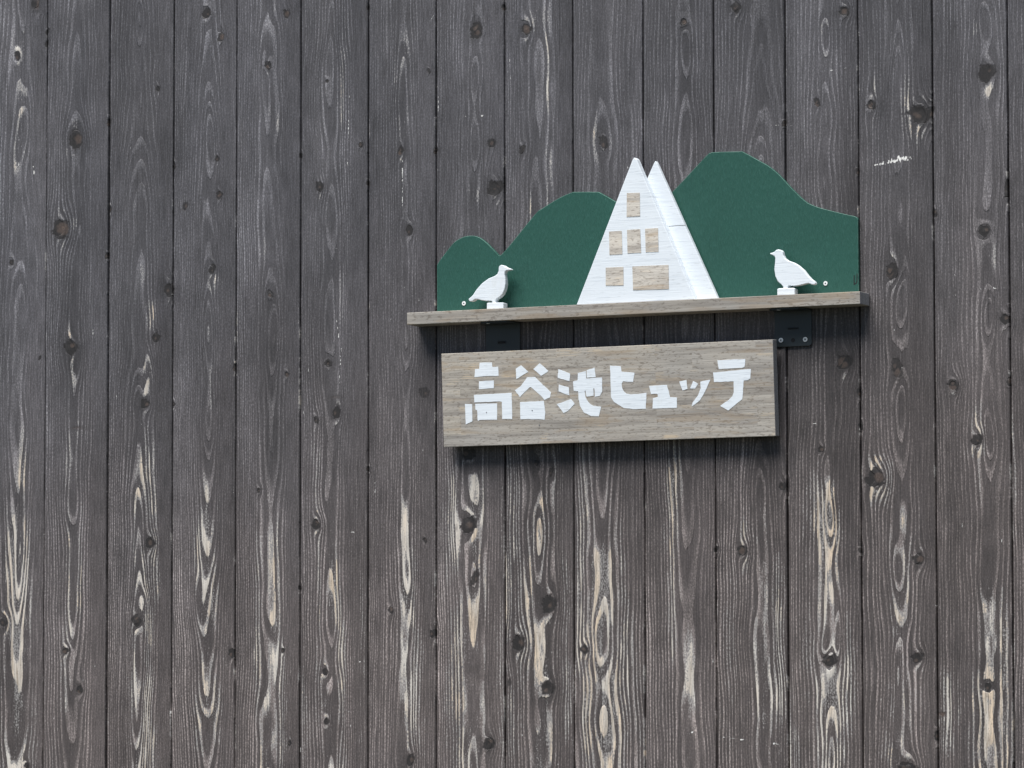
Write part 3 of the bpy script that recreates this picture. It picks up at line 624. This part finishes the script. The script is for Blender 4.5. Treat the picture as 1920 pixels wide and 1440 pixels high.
# ------------------------------------------------------------------ birds
LB = pix([(748, 890), (752, 878), (766, 870), (782, 873), (800, 886), (825, 896), (838, 903), (822, 908), (803, 911), (792, 922), (791, 940), (797, 975), (797, 1010), (791, 1045), (777, 1078),
          (758, 1100), (738, 1112), (728, 1124), (727, 1135), (727, 1150), (703, 1150), (703, 1138), (694, 1129), (660, 1130), (625, 1126), (598, 1118), (578, 1118), (560, 1131), (543, 1134), (532, 1126), (531, 1115), (545, 1104), (562, 1088),
          (588, 1048), (628, 1003), (675, 968), (718, 951), (738, 936), (747, 915)], 3.84, 3.84, 740, 270)
LS = pix([(663, 1148), (668, 1143), (778, 1141), (783, 1146), (783, 1200), (663, 1200)], 3.84, 3.84, 740, 270)
RB = pix([(1010, 825), (1030, 820), (1046, 812), (1056, 801), (1072, 797), (1090, 801), (1103, 815), (1108, 840), (1120, 862), (1142, 878), (1180, 891), (1215, 911), (1255, 946), (1285, 985),
          (1308, 1010), (1332, 1027), (1340, 1041), (1334, 1051), (1315, 1051), (1288, 1040), (1262, 1046), (1225, 1056), (1190, 1060), (1160, 1058), (1148, 1058), (1140, 1066), (1142, 1082), (1108, 1082), (1107, 1066), (1096, 1052), (1068, 1028), (1050, 990), (1043, 940), (1048, 890),
          (1050, 862), (1044, 846), (1030, 839), (1016, 833)], 3.84, 3.84, 1180, 260)
RS = pix([(1064, 1092), (1064, 1082), (1076, 1077), (1180, 1074), (1190, 1080), (1191, 1140), (1064, 1140)], 3.84, 3.84, 1180, 260)
def bird(body, stand, YB, th, label):
    c = at(np.mean([p[0] for p in stand]), np.mean([p[1] for p in stand]), YB)
    b = empty("bird_cutout", (c[0], YB+th/2, zt)); tag(b, label, "bird figure", "white wooden bird cutouts on the shelf")
    bp = [tuple(at(x, y, YB)) for x, y in body]
    o = prism("bird_body", bp, (0, th, 0), M_white, b, .0014, 3)
    q = [at(x, y, YB-.0028) for x, y in stand]
    for p in q[-2:]: p[2] = zt+.0003
    prism("stand", [tuple(p) for p in q], (0, th+.0056, 0), M_white, b, .0012)
bird(LB, LS, -.0380, .0130, "white wooden bird cutout facing right, at the left end of the shelf")
bird(RB, RS, -.0380, .0110, "white wooden bird cutout facing left, at the right end of the shelf")

# ------------------------------------------------------------------ brackets
def bracket(px0, px1, pbot, slot, screws, hole, label):
    YP = -.0042
    a = at(px0, pbot, YP); b = at(px1, pbot-1, YP)
    x0, x1 = a[0], b[0]; zbt = a[2]; r = .0065
    br = empty("shelf_bracket", ((x0+x1)/2, YP, zb)); tag(br, label, "bracket", "black steel brackets under the shelf")
    pts = [(x0, YP, zb-.0005)]
    for k in range(6):
        t = math.pi+k/5*math.pi/2; pts.append((x0+r+r*math.cos(t), YP, zbt+r+r*math.sin(t)))
    for k in range(6):
        t = 1.5*math.pi+k/5*math.pi/2; pts.append((x1-r+r*math.cos(t), YP, zbt+r+r*math.sin(t)))
    pts.append((x1, YP, zb-.0005))
    prism("wall_plate", pts, (0, .0024, 0), M_metal, br, .0005)
    # arm under the shelf
    zf = zb-.0004
    w = x1-x0
    arm = [(x0, YP, zf), (x1, YP, zf), (x1, -.030, zf), (x1-.010, -.0445, zf), (x0+.010, -.0445, zf), (x0, -.030, zf)]
    prism("arm", arm, (0, 0, -.0026), M_metal, br, .0004)
    # embossed slot
    s = at(slot[0], slot[1], YP); hw, hh = slot[2], slot[3]
    pr = [(s[0]-hw, YP-.0001, s[2]-hh), (s[0]+hw, YP-.0001, s[2]-hh), (s[0]+hw, YP-.0001, s[2]+hh), (s[0]-hw, YP-.0001, s[2]+hh)]
    prism("slot", pr, (0, -.0010, 0), M_metal, br, .0004)
    prism("slot_recess", [(s[0]-hw+.0010, YP-.0012, s[2]-hh+.0008), (s[0]+hw-.0010, YP-.0012, s[2]-hh+.0008), (s[0]+hw-.0010, YP-.0012, s[2]+hh-.0008), (s[0]-hw+.0010, YP-.0012, s[2]+hh-.0008)],
          (0, -.00012, 0), M_dark, br)
    for k, (x, y) in enumerate(screws):
        c = at(x, y, YP); screw((c[0], YP, c[2]), .0047, M_screw, br, True, .2+k*.5)
    if hole:
        c = at(hole[0], hole[1], YP); disc("hole", (c[0], YP-.00005, c[2]), .0042, .0002, M_dark, br, bevel=0)
    c = at((px0+px1)/2-17, 0, YP)
    disc("screw", ((x0+x1)/2-.015, -.039, zf-.0026), .0035, .0012, M_screw, br, 16, (0, 0, -1))
    return br
bracket(911, 975, 672, (941, 642, .0095, .0030), [], None, "black steel bracket under the shelf's left part, half hidden by the sign board")
bracket(1452.5, 1522, 651, (1487, 616, .0115, .0022), [(1464.5, 638), (1510, 636.5)], (1487, 638), "black steel bracket with two silver screws beside the sign board's right corner")

# ------------------------------------------------------------------ sign board
zs1 = at(1138, 650, -.041)[2]; zs0 = at(1143, 828, -.030)[2]
TS = .0195
p0 = np.array([0, -.041, zs1]); p1 = np.array([0, -.030, zs0])
up = (p0-p1)/np.linalg.norm(p0-p1); nrm = np.cross(np.array([1., 0, 0]), up)   # towards the viewer
if nrm[1] > 0: nrm = -nrm
c00 = at_plane(832, 838, p0, nrm); c01 = at_plane(827.3, 663.3, p0, nrm); c10 = at_plane(1454.5, 818.3, p0, nrm); c11 = at_plane(1448.5, 636.6, p0, nrm)
xs0, xs1 = (c00[0]+c01[0])/2, (c10[0]+c11[0])/2
print("sign x", c00, c01, c10, c11)
sign = empty("sign_board", ((xs0+xs1)/2, -.02, zs0))
tag(sign, "weathered laminated wooden sign board with white Japanese lettering below the shelf", "sign")
corners = [np.array([xs0, p1[1], zs0]), np.array([xs1, p1[1], zs0]), np.array([xs1, p0[1], zs1]), np.array([xs0, p0[1], zs1])]
bd = prism("board", [tuple(c) for c in corners], tuple(-nrm*TS), M_sign, sign, .0009)
bd.data.materials.append(M_end)
for p in bd.data.polygons:
    if abs(p.normal.x) > .9: p.material_index = 1
CH = {
 'taka': [[(478,433),(588,430),(592,470),(645,468),(648,550),(560,552),(430,562),(436,490),(474,487)], [(472,600),(605,592),(604,662),(472,670)],
          [(425,722),(765,703),(770,940),(680,940),(678,785),(660,780),(430,790)], [(345,803),(410,806),(413,960),(352,988)],
          [(438,803),(635,798),(634,945),(475,947),(470,955),(460,952),(455,860),(440,855)]],
 'ya': [[(850,455),(915,514),(808,580),(802,488)], [(1018,437),(1097,508),(1030,550),(960,490)],
        [(905,563),(975,560),(1120,700),(1110,745),(1060,768),(1040,740),(940,652),(925,655),(840,742),(795,680),(850,640)],
        [(840,787),(1055,775),(1068,880),(1062,945),(1000,940),(845,942)]],
 'ike': [[(1185,490),(1292,530),(1285,600),(1180,568)], [(1190,628),(1280,655),(1285,727),(1188,690)], [(1170,805),(1300,760),(1333,803),(1270,868),(1232,885)],
         [(1360,525),(1433,508),(1436,575),(1520,568),(1578,565),(1580,690),(1560,730),(1515,738),(1510,662),(1500,665),(1503,728),(1440,738),(1430,680),(1422,690),(1430,740),(1446,773),(1470,802),(1500,820),(1572,828),(1550,915),(1480,912),(1415,880),(1380,820),(1368,760),(1365,690),(1325,685),(1318,600),(1360,590)],
         [(1441,500),(1512,477),(1522,560),(1443,567)]]}
CH2 = {
 'hi': [[(115,458),(213,465),(218,512),(335,523),(322,605),(270,605),(232,598),(220,620),(222,650),(228,672),(240,692),(262,710),(300,718),(370,714),(443,702),(437,848),(320,850),(235,838),(150,785),(125,745)]],
 'yu': [[(466,640),(627,632),(655,742),(718,745),(715,838),(498,845),(500,752),(545,740),(545,718),(535,712),(485,715)]],
 'tsu': [[(738,602),(803,587),(812,668),(768,682)], [(862,597),(908,622),(880,665),(835,665)], [(928,603),(1018,585),(975,680),(925,770),(850,827),(858,790),(905,730),(932,660)]],
 'te': [[(1080,410),(1332,398),(1325,470),(1300,478),(1095,490)], [(1042,520),(1382,488),(1378,575),(1350,590),(1318,592),(1312,690),(1305,760),(1180,862),(1105,822),(1185,765),(1215,735),(1228,700),(1228,600),(1050,607)]]}
def rough_outline(P):
    """hand-cut stencil edge: small wobbles along each side"""
    out = []
    for k in range(len(P)):
        a, b = np.array(P[k], float), np.array(P[(k+1) % len(P)], float); L = np.hypot(*(b-a)); n = max(1, int(L/5))
        nr = np.array([-(b-a)[1], (b-a)[0]])/max(L, 1e-6)
        for j in range(n):
            w = 0 if j == 0 else rng.uniform(-.35, .35)
            out.append(a+(b-a)*j/n+nr*w)
    return out
def characters(ch, ox):
    for key, polys in ch.items():
        bm = bmesh.new()
        for P in polys:
            P = rough_outline([(ox+x/4.8, 590+y/4.8) for x, y in P])
            a = [bm.verts.new(Vector(at_plane(x, y, p0, nrm)+nrm*.0001)) for x, y in P]
            b = [bm.verts.new(v.co+Vector(nrm*.0003)) for v in a]
            n = len(a)
            for i, j, k in tessellate_polygon([[v.co for v in b]]):
                try: bm.faces.new((b[i], b[j], b[k]))
                except ValueError: pass
            for i in range(n): bm.faces.new((a[i], b[i], b[(i+1) % n], a[(i+1) % n]))
        bmesh.ops.recalc_face_normals(bm, faces=bm.faces)
        m_ = bpy.data.meshes.new("painted_character"); bm.to_mesh(m_); bm.free()
        link("painted_character", m_, M_letter, sign)
characters(CH, 800); characters(CH2, 1120)
for x, y in ((912.4, 773.3), (998, 769.6), (1011.5, 797)):
    c = at_plane(x, y, p0, nrm)+nrm*.0004
    disc("nail_head", tuple(c), .0012, .0003, M_nail, sign, 10, tuple(nrm), 0)
print("verts", nv)
